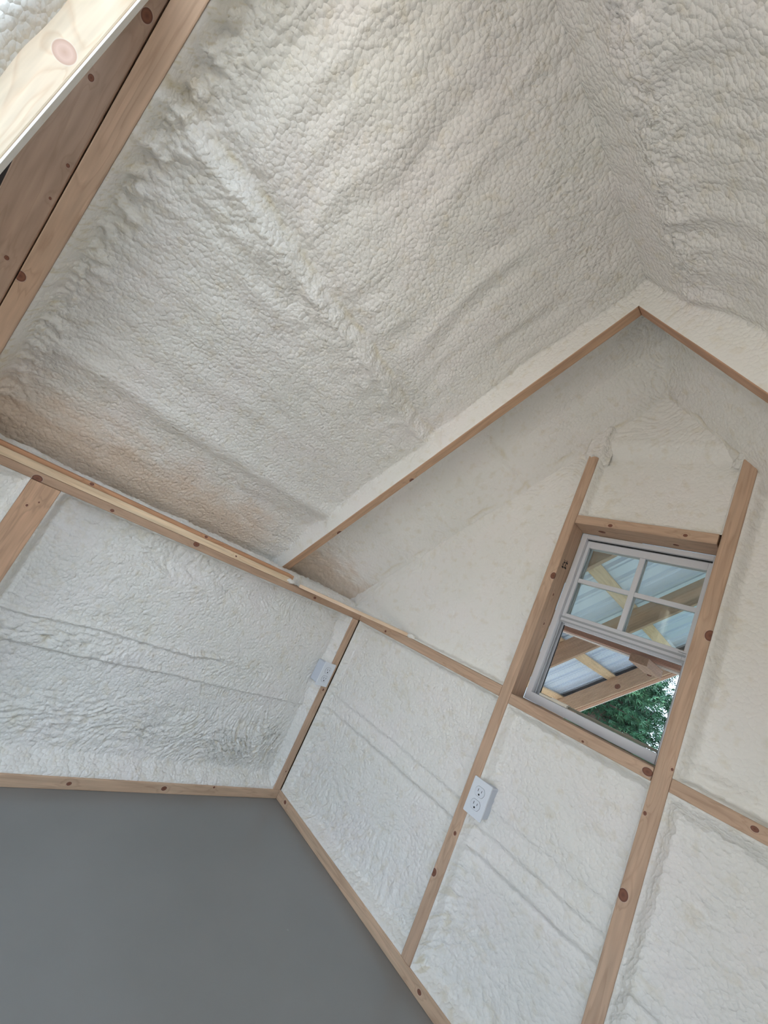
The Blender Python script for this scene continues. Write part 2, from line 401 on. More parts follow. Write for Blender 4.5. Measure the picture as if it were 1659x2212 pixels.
def ex_lm(x, z):
    bl = np.exp(-(((x - .885) / .05) ** 2 + ((z - .78) / .05) ** 2))
    ring = np.sin(40 * np.hypot((x - 1.20), (z - .72) * 1.3)) * np.exp(-(((x - 1.15) / .14) ** 2 + ((z - .62) / .13) ** 2))
    side = np.exp(-((x - .865) / .03) ** 2) * sstep(.75, .6, z)
    return .010 * bl + .003 * ring + .006 * side, .5 * bl + .7 * side + .5 * sstep(.35, .15, z)
foam_panel('foam_panel', wg, (.846, 0, .038), (1, 0, 0), (0, 0, 1), (0, -1, 0), .434, .812, gable_h(120, .434, .812, [(.40, .010), (.465, .007), (.53, .004)], .30, .9, (.022, .010, .03, .03), x0=.846, z0=.038, extra=ex_lm), rough=.75)
foam_panel('foam_panel', wg, (1.32, 0, .038), (1, 0, 0), (0, 0, 1), (0, -1, 0), .70, .809, gable_h(140, .70, .809, [(.40, .008), (.33, .004)], .45, .6, (.03, .02, .03, .05), x0=1.32, z0=.038))
def roofclip(lim=.10):
    return lambda P: (P[:, 2] < P[:, 0] + OFF + lim * 1.414) & (P[:, 2] < ROFF - P[:, 0] + lim * 1.414)
def ex_ul(x, z):
    s = np.exp(-((x - .78) / .03) ** 2) * sstep(.93, 1.0, z)
    cove = sstep(.16, 0, (x + 1.05 - z))
    return .012 * cove + .004 * s, .9 * s * .6 + .5 * cove
foam_panel('foam_panel', wg, (-.32, 0, .893), (1, 0, 0), (0, 0, 1), (0, -1, 0), 1.128, 1.30, gable_h(160, 1.128, 1.30, [], .10, .8, (0, .014, .014, 0), D=.035, x0=-.32, z0=.893, extra=ex_ul), keep=roofclip(), rough=.4)
def ex_um(x, z):
    dn = np.exp(-(((x - 1.12) / .02) ** 2 + ((z - 1.72) / .06) ** 2))
    cap = sstep(1.83, 1.90, z)
    return -.005 * dn + .030 * cap, .4 * cap
foam_panel('foam_panel', wg, (.846, 0, 1.57), (1, 0, 0), (0, 0, 1), (0, -1, 0), .434, .72, gable_h(180, .434, .72, [], .07, .8, (.02, .012, .02, 0), D=.04, x0=.846, z0=1.57, extra=ex_um), keep=roofclip(), rough=.4)
def ex_ur(x, z):
    lump = np.exp(-(((x - 1.40) / .07) ** 2 + ((z - .915) / .018) ** 2))
    cap = sstep(1.83, 1.90, z)
    return .016 * lump + .025 * cap, .6 * lump + .3 * cap
foam_panel('foam_panel', wg, (1.32, 0, .88), (1, 0, 0), (0, 0, 1), (0, -1, 0), .98, 1.25, gable_h(200, .98, 1.25, [], .12, .8, (.035, 0, .014, 0), D=.045, x0=1.32, z0=.88, extra=ex_ur), keep=roofclip(), rough=.5)
# ragged foam caps over the stud heads
def cap_h(seed):
    def f(u, v):
        e = np.minimum(u, .10 - u) / .05; t = sstep(0, .030, v + .010 * fbm(u / .02, v / .02, seed, 2))
        return -.03 + .042 * t * sstep(0, .5, e) + .004 * popcorn(u, v, seed, .012)
    return f
foam_panel('foam_cap', wg, (.778, 0, 1.803), (1, 0, 0), (0, 0, 1), (0, -1, 0), .10, .26, cap_h(301), .003)
foam_panel('foam_cap', wg, (1.25, 0, 1.812), (1, 0, 0), (0, 0, 1), (0, -1, 0), .10, .10, cap_h(302), .003)
for y0_, z0_, U_, V_ in ((-3.0, .038, 1.5, .8165), (-.9, .038, .9, .8165), (-1.5, .038, .6, .165)):
    foam_panel('foam_panel', wr, (W2, y0_, z0_), (0, 1, 0), (0, 0, 1), (-1, 0, 0), U_, V_, lambda u, v: -.05 + .006 * fbm(u / .2, v / .2, 36, 3), .02)

# ------------------------------------------------------------------ foam under the roof
VL = 2.02   # slope length of a bay from the eave ledge to the ridge
VE = -.355  # x where the left slope starts
def roof_h(seed, U, side):
    def f(u, v):
        x = VE + v * S2                     # mirrored for the right slope
        y = u - 1.594
        D = .098 - .036 * sstep(.75, 1.05, x)
        big = .007 * fbm(u / .30, v / .30, seed, 2) + .0025 * fbm(u / .08, v / .08, seed + 1, 2)
        # rounded bulge over each purlin
        wob = .008 * fbm(u / .10, u * 0, seed + 2, 2)
        st = x - (np.interp(u, [0, .4, .75, 1.1], [.565, .53, .50, .462]) if side < 0 else .60) + wob
        st = st + .006 * fbm(u / .03, v / .03, seed + 63, 2); bul = .036 * (1 + .55 * fbm(u / .08, v / .06, seed + 61, 2)) * np.exp(-np.clip(-st, 0, 1) / .08) * sstep(.012, -.022, st) - .010 * np.exp(-((st - .022) / .016) ** 2)
        st2 = x - .06 + wob
        bul += .017 * np.exp(-(st2 / .035) ** 2) - .002 * np.exp(-((st2 + .075) / .05) ** 2)
        # passes of the gun: ripples up the slope above the purlin, along the eave below it
        up = sstep(0, .08, st)
        rip = perlin(u / .062 + .8 * perlin(u / .2, v / .25, seed + 11), v / .34, seed + 10)
        rip2 = perlin(u / .42, v / .055 + .5 * perlin(u / .3, v / .2, seed + 13), seed + 12)
        h = -D + big + bul + .0125 * rip * up * (.4 + .6 * sstep(1.0, .85, x)) + 0.0065 * rip2 * (1 - up)
        # ragged lumps along the near rafter, ridge crust
        near = np.exp(-(u / .075) ** 2)
        lump = fbm(u / .06, v / .07, seed + 20, 3)
        h = h + near * (.060 * np.abs(lump) + .006) * (1 if side < 0 else .3)
        rid = np.exp(-((x - (.98 if side < 0 else .90)) / .05) ** 2)
        h = h + rid * (.004 if side < 0 else .012) * (1 + .8 * fbm(u / .05, v / .05, seed + 22, 2))
        eave = sstep(-.20, -.33, x)
        h = h + .035 * eave + .040 * sstep(-.02, -.24, x)
        m = .20 + .34 * np.clip(fbm(u / .2, v / .14, seed + 30, 2) + .2, 0, 1) + .55 * near + .5 * rid + .35 * np.exp(-(st / .05) ** 2) + .25 * sstep(.1, -.1, x)
        if side > 0: m = .14 + .8 * rid + .2 * near
        p = popcorn(u, v, seed + 31, .0112, 1.15, .5)
        h = h + .0058 * m * (p - .3)
        cr = np.exp(-((st - .014) / .006) ** 2) * np.clip(.3 + perlin(u / .05, v / .05, seed + 33), 0, 1) * (1 if side < 0 else 0)
        h = h - .006 * cr
        # coat on the rafter sides
        e1 = np.maximum(U - u + .003 * fbm(v / .05, u / .05, seed + 41, 2) * np.clip((U - u) / .01, 0, 1), 0)
        fl = np.maximum(1 - sstep(.001, .014, e1), 0)
        e0 = np.maximum(u + .004 * fbm(v / .03, u / .03, seed + 42, 3) * np.clip(u / .01, 0, 1), 0)
        fl0 = 1 - sstep(.001, .03, e0)
        h = h * (1 - np.maximum(fl * .97, fl0 * .90))
        crack = .8 * cr + .6 * np.exp(-(p / .06) ** 2) * np.clip(near * .9 + rid * .5 - .1, 0, 1) + .18 * near * np.clip(-lump * 3, 0, 1)
        bounce_tan = np.clip(1.3 * sstep(.02, -.20, x + .07 * fbm(u / .10, v / .05, seed + 50, 3)) * sstep(-.335, -.27, x + .02 * fbm(u / .04, v / .04, seed + 52, 2)), 0, 1) * sstep(1.16, .9, u) * (side < 0)  # ragged band of warm bounced light painted along the eave
        return h, np.clip(crack, 0, .9), .85 * bounce_tan, 1 - .8 * np.maximum(fl, .6 * fl0)
    return f
e0 = (VE, -1.594, VE + OFF)
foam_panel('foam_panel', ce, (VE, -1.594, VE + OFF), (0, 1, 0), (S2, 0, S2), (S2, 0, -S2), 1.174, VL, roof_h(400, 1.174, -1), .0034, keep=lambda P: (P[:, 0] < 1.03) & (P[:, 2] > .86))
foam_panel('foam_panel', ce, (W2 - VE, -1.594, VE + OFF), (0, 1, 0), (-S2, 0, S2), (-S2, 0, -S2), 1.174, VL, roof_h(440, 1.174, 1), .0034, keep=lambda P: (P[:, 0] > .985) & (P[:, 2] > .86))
def bay2_h(seed, side):
    U = .442
    def f(u, v):            # u from the far side of the rafter to the gable wall
        x = VE + v * S2
        big = .006 * fbm(u / .2, v / .25, seed, 2)
        prof = np.interp(u, [0, .10, .22, .34, .40, .442], [.082, .085, .07, .012, -.012, -.03])
        wob = .015 * fbm(u / .15, u * 0, seed + 2, 2)
        st = x - .575 + wob; st3 = x - .16 + wob
        bul = .010 * sstep(.008, -.010, st) * np.exp(-np.clip(-st, 0, 1) / .06) + .009 * np.exp(-(st3 / .05) ** 2)
        h = -prof + big + bul
        cove = sstep(.26, .40, u)
        low = sstep(.05, -.12, x)
        rip = perlin(u / .16 + perlin(u / .1, v / .1, seed + 8), v / .028, seed + 7)
        h = h + .004 * rip * low + .012 * low * sstep(-.15, -.28, x)
        cr = np.exp(-((st - .010) / .006) ** 2) * np.clip(.2 + perlin(u / .06, v / .06, seed + 3), 0, 1) + np.exp(-((u - .385 - .02 * perlin(v / .08, v * 0, seed + 4)) / .006) ** 2) * np.clip(perlin(v / .12, u / .1, seed + 5) * 1.5, 0, 1)
        m = .10 + .5 * cove * np.clip(fbm(u / .1, v / .12, seed + 6, 2) + .3, 0, 1) + .5 * low + .6 * np.exp(-((x - 1.0) / .06) ** 2)
        p = popcorn(u, v, seed + 9, .013, 1.6, .4)
        h = h + .0075 * m * (p - .4) - .006 * cr
        fl = 1 - sstep(.001, .012, u)
        return h * (1 - .97 * fl), np.clip(.8 * cr + .3 * np.exp(-(p / .05) ** 2) * m, 0, .9), .8 * sstep(-.02, -.16, x + .06 * fbm(u / .08, v / .05, seed + 14, 2)) * (side < 0)  # last value: the eave's warm bounce light painted on here too
    return f
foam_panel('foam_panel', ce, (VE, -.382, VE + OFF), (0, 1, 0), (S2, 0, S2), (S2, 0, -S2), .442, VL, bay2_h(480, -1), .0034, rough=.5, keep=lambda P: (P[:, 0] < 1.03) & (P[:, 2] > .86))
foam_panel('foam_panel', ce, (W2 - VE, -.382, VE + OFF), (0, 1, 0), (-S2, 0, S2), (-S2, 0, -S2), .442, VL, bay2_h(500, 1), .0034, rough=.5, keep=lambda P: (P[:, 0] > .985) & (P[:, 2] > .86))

# ------------------------------------------------------------------ framing timbers
PAD = .0015
ORANGE = (.60, .33, .19); PALE = (.80, .62, .42); BROWN = (.48, .355, .28); YEL = (.61, .445, .32)
def up(x): return x
GP = 'sill plates along the floor'
timber('bottom_plate', 'pine bottom plate on the grey floor along the low eave wall', 'plate', (0, YB, .019), (0, 1, 0), (-1, 0, 0), 3.0 - .0005, .038, .089, [((0, -.852, .020), .006), ((0, -.532, .020), .008), ((0, -.331, .034), .004)], YEL, group=GP)
timber('bottom_plate', 'pine bottom plate on the grey floor under the window wall', 'plate', (-.03, .0005, .019), (1, 0, 0), (0, 1, 0), W2 + .12, .038, .089, [((.062, 0, .024), .007), ((.9, 0, .02), .006)], YEL, group=GP)
ST = 'wall studs'
timber('stud', 'narrow corner stud where the two foamed walls meet', 'stud', (0, -.019, .0385), (0, 0, 1), (-1, 0, 0), .8145, .038, .089, [((0, -.02, .50), .005), ((0, -.015, .12), .003)], group=ST)
timber('stud', 'broad flat stud on the low eave wall beside the foam bay', 'stud', (0, -1.349, .0385), (0, 0, 1), (-1, 0, 0), .8145, .078, .089, [((0, -1.34, .80), .002), ((0, -1.36, .78), .003)], (.66, .43, .29), group=ST)
s1 = timber('stud', 'long stud framing the window, with the outlet screwed to it', 'stud', (.827, 0, .0385), (0, 0, 1), (0, 1, 0), 2.02, .038, .089, [((.814, 0, .284), .009), ((.834, 0, .416), .005), ((.841, 0, 1.319), .010), ((.846, .05, 1.15), .004), ((.846, .04, 1.26), .004)], group=ST)
s2 = timber('stud', 'long knotty stud framing the window on the side away from the outlet', 'stud', (1.30, 0, .0385), (0, 0, 1), (0, 1, 0), 1.85, .040, .089, [((1.290, 0, .579), .011), ((1.317, 0, 1.265), .012), ((1.287, 0, .772), .004), ((1.316, 0, .90), .003)], group=ST)
timber('stud', 'hidden stud at the end of the window wall', 'stud', (W2 - .02, 0, .0385), (0, 0, 1), (0, 1, 0), .80, .038, .089, group=ST)
PL = 'horizontal pieces between the studs'
timber('top_plate', 'brown top plate capping the low eave wall', 'plate', (0, YB, .8665), (0, 1, 0), (-1, 0, 0), 2.9995, .0255, .089, [((0, -1.375, .860), .010), ((0, -1.168, .862), .005), ((0, -.88, .872), .009), ((0, -.30, .868), .006)], (.50, .345, .245))
timber('girt', 'pine girt between the room corner and the window stud', 'girt', (-.03, .0005, .8735), (1, 0, 0), (0, 1, 0), .8375, .037, .089, [((.192, 0, .868), .005)], group=PL)
timber('window_sill', 'pine sill piece under the window', 'sill', (.8465, 0, .866), (1, 0, 0), (0, 1, 0), .4325, .035, .089, [((1.268, 0, .866), .010), ((1.1, 0, .855), .003)], group=PL)
timber('girt', 'pine girt running from the knotty window stud past the foam lump', 'girt', (1.3205, 0, .8635), (1, 0, 0), (0, 1, 0), .66, .034, .089, [((1.485, 0, .866), .006)], group=PL)
timber('window_header', 'stained pine header over the window', 'header', (.8465, 0, 1.553), (1, 0, 0), (0, 1, 0), .428, .034, .093, [((.971, 0, 1.545), .006), ((1.193, 0, 1.549), .005), ((.93, .05, 1.536), .010), ((1.16, .06, 1.536), .007)], group=PL)
# rafters: local X up the slope, Z away from the room
RF = 'roof rafters'
xs0 = .896 - OFF; LR = (1.01 - xs0) / S2
def rafter(side, y0, y1, label, knots=(), base=None, d=.14):
    if side < 0: return timber('rafter', label, 'rafter', (xs0, (y0 + y1) / 2, xs0 + OFF), (1, 0, 1), (-1, 0, 1), LR - .001, y1 - y0, d, knots, base, cut0=-d, cut1=d, group=RF)
    return timber('rafter', label, 'rafter', (W2 - xs0, (y0 + y1) / 2, xs0 + OFF), (-1, 0, 1), (1, 0, 1), LR - .001, y1 - y0, d, knots, base, cut0=-d, cut1=d, group=RF)
rafter(-1, -.42, -.382, 'slim rafter edge climbing from the eave wall to the peak', [((.066, -.384, 1.166), .010), ((.354, -.386, 1.454), .008)], (.60, .40, .27))
rafter(1, -.42, -.382, 'slim rafter edge falling from the peak away from the eave wall', [], (.55, .34, .23))
rafter(-1, -1.638, -1.5945, 'thick rafter edge next to the brown trimmer board', [((.184, -1.633, 1.284), .011)], (.62, .45, .335))
rafter(1, -1.638, -1.5945, 'rafter over the viewer on the skylight slope')
o = timber('trimmer_board', 'flat brown trimmer board nailed beside the thick rafter', 'board', (-.13, -1.684, -.13 + OFF + .008), (1, 0, 1), (-1, 0, 1), 1.56, .085, .036,
       [((.607, -1.655, 1.715), .009), ((.500, -1.681, 1.608), .005), ((.385, -1.652, 1.49), .004), ((.325, -1.652, 1.431), .003), ((.193, -1.668, 1.299), .005)], BROWN, (.41, .295, .225))
rafter(-1, -2.819, -2.781, 'rafter at the door end of the room, on the eave wall side')
rafter(1, -2.819, -2.781, 'rafter at the door end of the room, beyond the roof opening')
# boards on top of the eave plate
b = MB().prism([(-.001, .8797), (-.028, .8797), (-.028, .9005), (-.013, .9005)], YB, -.455)
mw = Matrix.Translation((0, YB, .88)) @ Matrix.Rotation(math.pi / 2, 4, 'Z')
def yboard(name, label, poly, y0, y1, base, dark, knots=(), seed=0, cat='board'):
    """board along Y with an x-z section"""
    mw = Matrix.Translation((0, y0, .88)) @ Matrix.Rotation(math.pi / 2, 4, 'Z')
    inv = mw.inverted(); b = MB(); b.prism(poly, y0, y1); b.v = [tuple(inv @ Vector(p)) for p in b.v]
    o = b.build(name, wood_material(name, base, dark, knots, mw, seed), bevel=.0015); o.matrix_world = mw
    return tag(o, label, cat)
yboard('nailer_board', 'pale narrow board lying on the brown eave plate', [(-.001, .8797), (-.030, .8797), (-.030, .9015), (-.014, .9015)], YB, -.455, (.82, .65, .46), (.68, .48, .30), [((-.01, -.72, .89), .004)], 5)
yboard('backing_board', 'orange backing board behind the pale narrow board', [(-.0305, .8797), (-.085, .8797), (-.085, .916), (-.034, .914)], YB, -.425, (.60, .34, .20), (.42, .22, .12), [((-.03, -1.25, .91), .006), ((-.03, -.85, .91), .006)], 6)
# loose slat across the corner
a = Vector((.004, -.405, .0)); c = Vector((.318, .004, .0105)); dr = (c - a); L_ = dr.length
timber('loose_slat', 'thin pale slat laid across the room corner on both plates', 'board', (a.x, a.y, .8882), dr, Vector((0, 0, 1)).cross(dr), L_, .014, .030, base=(.80, .62, .46), dark=(.70, .50, .34), bevel=.001)
# foam blobs left on the plate
def blob(name, label, loc, r, seed):
    bm = bmesh.new(); bmesh.ops.create_icosphere(bm, subdivisions=4, radius=1)
    m = bpy.data.meshes.new(name)
    for v in bm.verts:
        p = v.co.copy(); n = perlin(np.array([p.x * 2 + p.z]), np.array([p.y * 2 - p.z]), seed)[0] + .5 * abs(perlin(np.array([p.x * 5 + p.z * 3]), np.array([p.y * 5 - p.z * 3]), seed + 1)[0])
        k = 1 + .45 * n; v.co = Vector((p.x * r[0] * k, p.y * r[1] * k, p.z * r[2] * k))
    for f in bm.faces: f.smooth = True
    bm.to_mesh(m); bm.free(); m.materials.append(FOAM)
    o = bpy.data.objects.new(name, m); o.location = loc; link(o)
    return tag(o, label, 'foam')
blob('foam_blob', 'small foam blob on the cut end of the pale narrow board', (-.014, -.446, .889), (.013, .022, .009), 5)
blob('foam_blob', 'small foam blob at the end of the loose slat', (.335, .012, .899), (.02, .014, .011), 8)
# post in the sun and the short foamed partition beside it
timber('post', 'sunlit pale pine post with a knot, under the brown trimmer board', 'post', (.709, -1.696, .0005), (0, 0, 1), (-1, 0, 0), 1.785, .088, .030, [((.709, -1.672, 1.478), .014)], (.88, .76, .60), (.78, .58, .40), cut1=-.03, kcol=((.62, .40, .30), (.74, .52, .42)))
po = bpy.data.objects['post']
o = MB().box(.6795, .7085, -1.6518, -1.6490, .0006, 1.75).build('foam_coat', FOAM); o.parent = po; o.matrix_parent_inverse = po.matrix_world.inverted()  # thin pale strip over one side of the post
wp = tag(MB().box(.60, .66, -2.5, -1.742, .0, 1.55).build('wall_partition', SHEATH), 'short foamed partition beside the sunlit post', None, None, 'structure')
def part_h(u, v):
    e = .80 - u
    return -.05 + .088 * sstep(0, .05, e + .006 * perlin(v / .1, u * 0, 600)) + .003 * fbm(u / .1, v / .1, 601, 2)
foam_panel('foam_panel', wp, (.712, -2.475, .0), (0, 1, 0), (0, 0, 1), (1, 0, 0), .795, 1.60, part_h, .006)

# ------------------------------------------------------------------ lumber stamp on the window stud
INK = plain('black_stamp_ink', (.05, .04, .035), .7, .2)
b = MB(); rnd = random.Random(4)
for row, (yc, n) in enumerate(((.032, 4), (.052, 4))):
    for i in range(n):
        z0 = 1.365 + i * .0095 + row * .004
        b.box(.8461, .8464, yc - .007, yc + .006, z0, z0 + .0018)
        if rnd.random() < .8: b.box(.8461, .8464, yc + rnd.choice((-.007, .004, -.001)), yc + rnd.choice((-.004, .006)) + .003, z0, z0 + .007)
st = b.build('grade_stamp', INK); st.parent = s1; st.matrix_parent_inverse = s1.matrix_world.inverted()

# ------------------------------------------------------------------ electrical outlets
PLATE = plain('white_plastic', (.80, .82, .86), .35, .5)
PLATE2 = plain('white_receptacle', (.76, .78, .83), .4, .5)
BLACK = plain('black_hole', (.01, .01, .01), .6, .3)
GREYL = plain('slot_grey', (.09, .09, .10), .6, .3)
BOXM = plain('grey_box_plastic', (.62, .65, .72), .5, .4)
def rrect(w, h, r, n=5):
    pts = []
    for cx, cy, a0 in ((w / 2 - r, h / 2 - r, 0), (-w / 2 + r, h / 2 - r, 90), (-w / 2 + r, -h / 2 + r, 180), (w / 2 - r, -h / 2 + r, 270)):
        for i in range(n + 1):
            a = math.radians(a0 + 90 * i / n); pts.append((cx + r * math.cos(a), cy + r * math.sin(a)))
    return pts
def duplex(r=.0172, flat=.0142, n=28):
    pts = []
    for i in range(n):
        a = 2 * math.pi * i / n; pts.append((r * math.cos(a), max(-flat, min(flat, r * math.sin(a)))))
    return pts
def outlet(label, mw, bx0, bx1):
    """local x across, y up, z out of the wall"""
    e = bpy.data.objects.new('electrical_outlet', None); e.empty_display_size = .03; link(e); e.matrix_world = mw
    tag(e, label, 'outlet', 'duplex outlets on the studs')
    def part(name, poly, z0, z1, mat, parent, bev=0, ctr=(0, 0)):
        b = MB(); b.prism([(p[0] + ctr[0], p[1] + ctr[1]) for p in poly], z0, z1, 'xy')
        return b.build(name, mat, parent, bevel=bev)
    pl = part('cover_plate', rrect(.067, .108, .003), 0, .006, PLATE, e, .0012)
    part('electrical_box', rrect(bx1 - bx0, .096, .004), -.055, -.0002, BOXM, e, ctr=((bx0 + bx1) / 2, 0))
    for s in (1, -1):
        c = (0, s * .0195)
        part('receptacle_rim', [(x * 1.035, y * 1.04) for x, y in duplex()], .0058, .0064, GREYL, e, ctr=c)
        r = part('receptacle', duplex(), .0058, .0074, PLATE2, e, .0003, c)
        part('slot', rrect(.0018, .0085, .0005, 2), .0070, .0077, GREYL, r, ctr=(-.0064, c[1] + .0035))
        part('slot', rrect(.0018, .0070, .0005, 2), .0070, .0077, GREYL, r, ctr=(.0064, c[1] + .0035))
        part('ground_hole', [(.0028 * math.cos(i * .524), .0028 * math.sin(i * .524)) for i in range(12)], .0070, .0078, BLACK, r, ctr=(0, c[1] - .0078))
    b = MB(); b.prism([(.0016 * math.cos(i * .785), .0016 * math.sin(i * .785)) for i in range(8)], .0059, .0066, 'xy'); b.build('screw', PLATE2, e)
    return e
# on the long stud (faces -Y) and on the corner stud (faces +X)
outlet('white duplex outlet on the long window stud', Matrix(((1, 0, 0, .868), (0, 0, -1, -.0025), (0, 1, 0, .546), (0, 0, 0, 1))), -.0205, .029)
outlet('white duplex outlet beside the narrow corner stud', Matrix(((0, 0, 1, .0025), (1, 0, 0, -.051), (0, 1, 0, .570), (0, 0, 0, 1))), -.029, .0115)

# ------------------------------------------------------------------ window
VIN = plain('white_window_frame', (.70, .70, .73), .4, .5)
VIN2 = plain('grey_window_track', (.40, .41, .43), .5, .4)
DARKM = plain('black_gasket', (.02, .02, .022), .6, .3)
def glass_material():
    m = bpy.data.materials.new('window_glass'); m.use_nodes = True; nt = m.node_tree; nt.nodes.clear()
    out = N(nt, 'ShaderNodeOutputMaterial'); t = N(nt, 'ShaderNodeBsdfTransparent'); t.inputs[0].default_value = (.93, .96, .95, 1)
    g = N(nt, 'ShaderNodeBsdfGlossy'); g.inputs['Roughness'].default_value = .02
    fr = N(nt, 'ShaderNodeFresnel'); fr.inputs[0].default_value = 1.5
    mx = N(nt, 'ShaderNodeMixShader'); nt.links.new(math_n(nt, 'MULTIPLY', fr.outputs[0], 1.6), mx.inputs[0])
    nt.links.new(t.outputs[0], mx.inputs[1]); nt.links.new(g.outputs[0], mx.inputs[2]); nt.links.new(mx.outputs[0], out.inputs[0])
    return m
GLASS = glass_material()
def screen_material():
    m = bpy.data.materials.new('insect_screen'); m.use_nodes = True; nt = m.node_tree; nt.nodes.clear()
    out = N(nt, 'ShaderNodeOutputMaterial'); t = N(nt, 'ShaderNodeBsdfTransparent'); d = N(nt, 'ShaderNodeBsdfDiffuse'); d.inputs[0].default_value = (.05, .05, .055, 1)
    g = N(nt, 'ShaderNodeTexCoord'); sp = N(nt, 'ShaderNodeSeparateXYZ'); nt.links.new(g.outputs['Object'], sp.inputs[0])
    a = math_n(nt, 'LESS_THAN', math_n(nt, 'FRACT', math_n(nt, 'MULTIPLY', sp.outputs[2], 1 / .0042)), .30)
    c = math_n(nt, 'LESS_THAN', math_n(nt, 'FRACT', math_n(nt, 'MULTIPLY', sp.outputs[0], 1 / .0014)), .15)
    mx = N(nt, 'ShaderNodeMixShader'); nt.links.new(math_n(nt, 'MULTIPLY', math_n(nt, 'MAXIMUM', a, c), .75), mx.inputs[0])
    nt.links.new(t.outputs[0], mx.inputs[1]); nt.links.new(d.outputs[0], mx.inputs[2]); nt.links.new(mx.outputs[0], out.inputs[0])
    return m
WX0, WX1, WZ0, WZ1 = .8475, 1.2785, .8865, 1.534
win = empty('window_1', (1.063, .09, .8865)); tag(win, 'white single-hung window with a raised lower sash and insect screen', None, None, 'structure')
def wpart(name, boxes, mat, parent=None, bevel=.0012):
    b = MB()
    for q in boxes: b.box(*q)
    o = b.build(name, mat, None, bevel=bevel); p = parent or win
    o.parent = p; o.matrix_parent_inverse = Matrix.Translation(-Vector((1.063, .09, .8865)))
    return o
bpy.context.view_layer.update()
fr = wpart('window_frame', [(WX0, WX0 + .020, .092, .150, WZ0, WZ1), (WX1 - .020, WX1, .092, .150, WZ0, WZ1), (WX0 + .020, WX1 - .020, .092, .150, WZ1 - .016, WZ1), (WX0 + .020, WX1 - .020, .090, .150, WZ0, WZ0 + .030)], VIN)
wpart('track', [(WX0 + .0205, WX0 + .026, .112, .116, WZ0 + .03, 1.19), (WX1 - .026, WX1 - .0205, .112, .116, WZ0 + .03, 1.19), (WX0 + .0205, WX0 + .030, .128, .133, WZ0 + .03, 1.19), (WX1 - .030, WX1 - .0205, .128, .133, WZ0 + .03, 1.19)], VIN2)
wpart('gasket', [(WX0 + .0205, WX1 - .0205, .104, .108, WZ1 - .0185, WZ1 - .0162)], DARKM, bevel=0)
def sash(y0, y1, zb, zt, rail_b, rail_t, stile, matv):
    xa, xb = WX0 + .0205, WX1 - .0205
    if matv is VIN2: pass
    s = bpy.data.objects.new('sash', None); s.empty_display_size = .03; link(s, win); s.location = (0, 0, 0)
    def sp(name, boxes, mat, bevel=.001):
        b = MB()
        for q in boxes: b.box(*q)
        o = b.build(name, mat, None, bevel=bevel); o.parent = s; o.matrix_parent_inverse = Matrix.Translation(-Vector((1.063, .09, .8865))); return o
    sp('stile', [(xa, xa + stile, y0, y1, zb, zt)], VIN); sp('stile', [(xb - stile, xb, y0, y1, zb, zt)], VIN)
    sp('rail', [(xa + stile, xb - stile, y0, y1, zb, zb + rail_b)], VIN); sp('rail', [(xa + stile, xb - stile, y0, y1, zt - rail_t, zt)], VIN)
    gx0, gx1, gz0, gz1 = xa + stile, xb - stile, zb + rail_b, zt - rail_t
    ym = (y0 + y1) / 2; xm = (gx0 + gx1) / 2; zm = (gz0 + gz1) / 2
    sp('muntin', [(xm - .0085, xm + .0085, ym - .006, ym + .004, gz0, gz1)], VIN)
    sp('muntin', [(gx0, xm - .0085, ym - .005, ym + .003, zm - .008, zm + .008)], VIN); sp('muntin', [(xm + .0085, gx1, ym - .005, ym + .003, zm - .008, zm + .008)], VIN)
    for x0, x1 in ((gx0, xm - .0086), (xm + .0086, gx1)):
        for z0, z1 in ((gz0, zm - .0081), (zm + .0081, gz1)):
            sp('pane', [(x0, x1, ym + .0005, ym + .003, z0, z1)], GLASS, 0)
    return s
sash(.109, .1275, 1.188, 1.514, .034, .026, .0115, VIN)
sash(.1335, .149, 1.183, 1.518, .044, .026, .0125, VIN2)
wpart('meeting_rail_lip', [(WX0 + .0205, WX1 - .0205, .1045, .1088, 1.203, 1.209), (WX0 + .0205, WX1 - .0205, .1045, .1088, 1.188, 1.193)], VIN2, bevel=0)
wpart('sash_latch', [(1.235, 1.262, .098, .1085, 1.214, 1.219)], VIN)
b = MB(); b.v = [(WX0 + .026, .141, WZ0 + .031), (WX1 - .026, .141, WZ0 + .031), (WX1 - .026, .141, 1.184), (WX0 + .026, .141, 1.184)]; b.f = [(0, 1, 2, 3)]
o = b.build('insect_screen', screen_material()); o.parent = win; o.matrix_parent_inverse = Matrix.Translation(-Vector((1.063, .09, .8865)))
wpart('screen_frame', [(WX0 + .021, WX0 + .0285, .138, .144, WZ0 + .031, 1.184), (WX1 - .0285, WX1 - .021, .138, .144, WZ0 + .031, 1.184)], DARKM, bevel=0)
wpart('screen_frame', [(WX0 + .0285, WX1 - .0285, .138, .144, WZ0 + .031, WZ0 + .040)], plain('bronze_strip', (.30, .27, .20), .5, .4), bevel=0)
o = MB().box(.886, .985, .111, .126, .9168, .925).box(.93, .99, .1105, .1265, .925, .929).build('shim', wood_material('cream_shim', (.90, .87, .78), (.86, .81, .70), (), Matrix(), 3), origin=(.93, .118, .917), bevel=.001)
tag(o, 'cream wooden shim lying in the window track', 'shim')

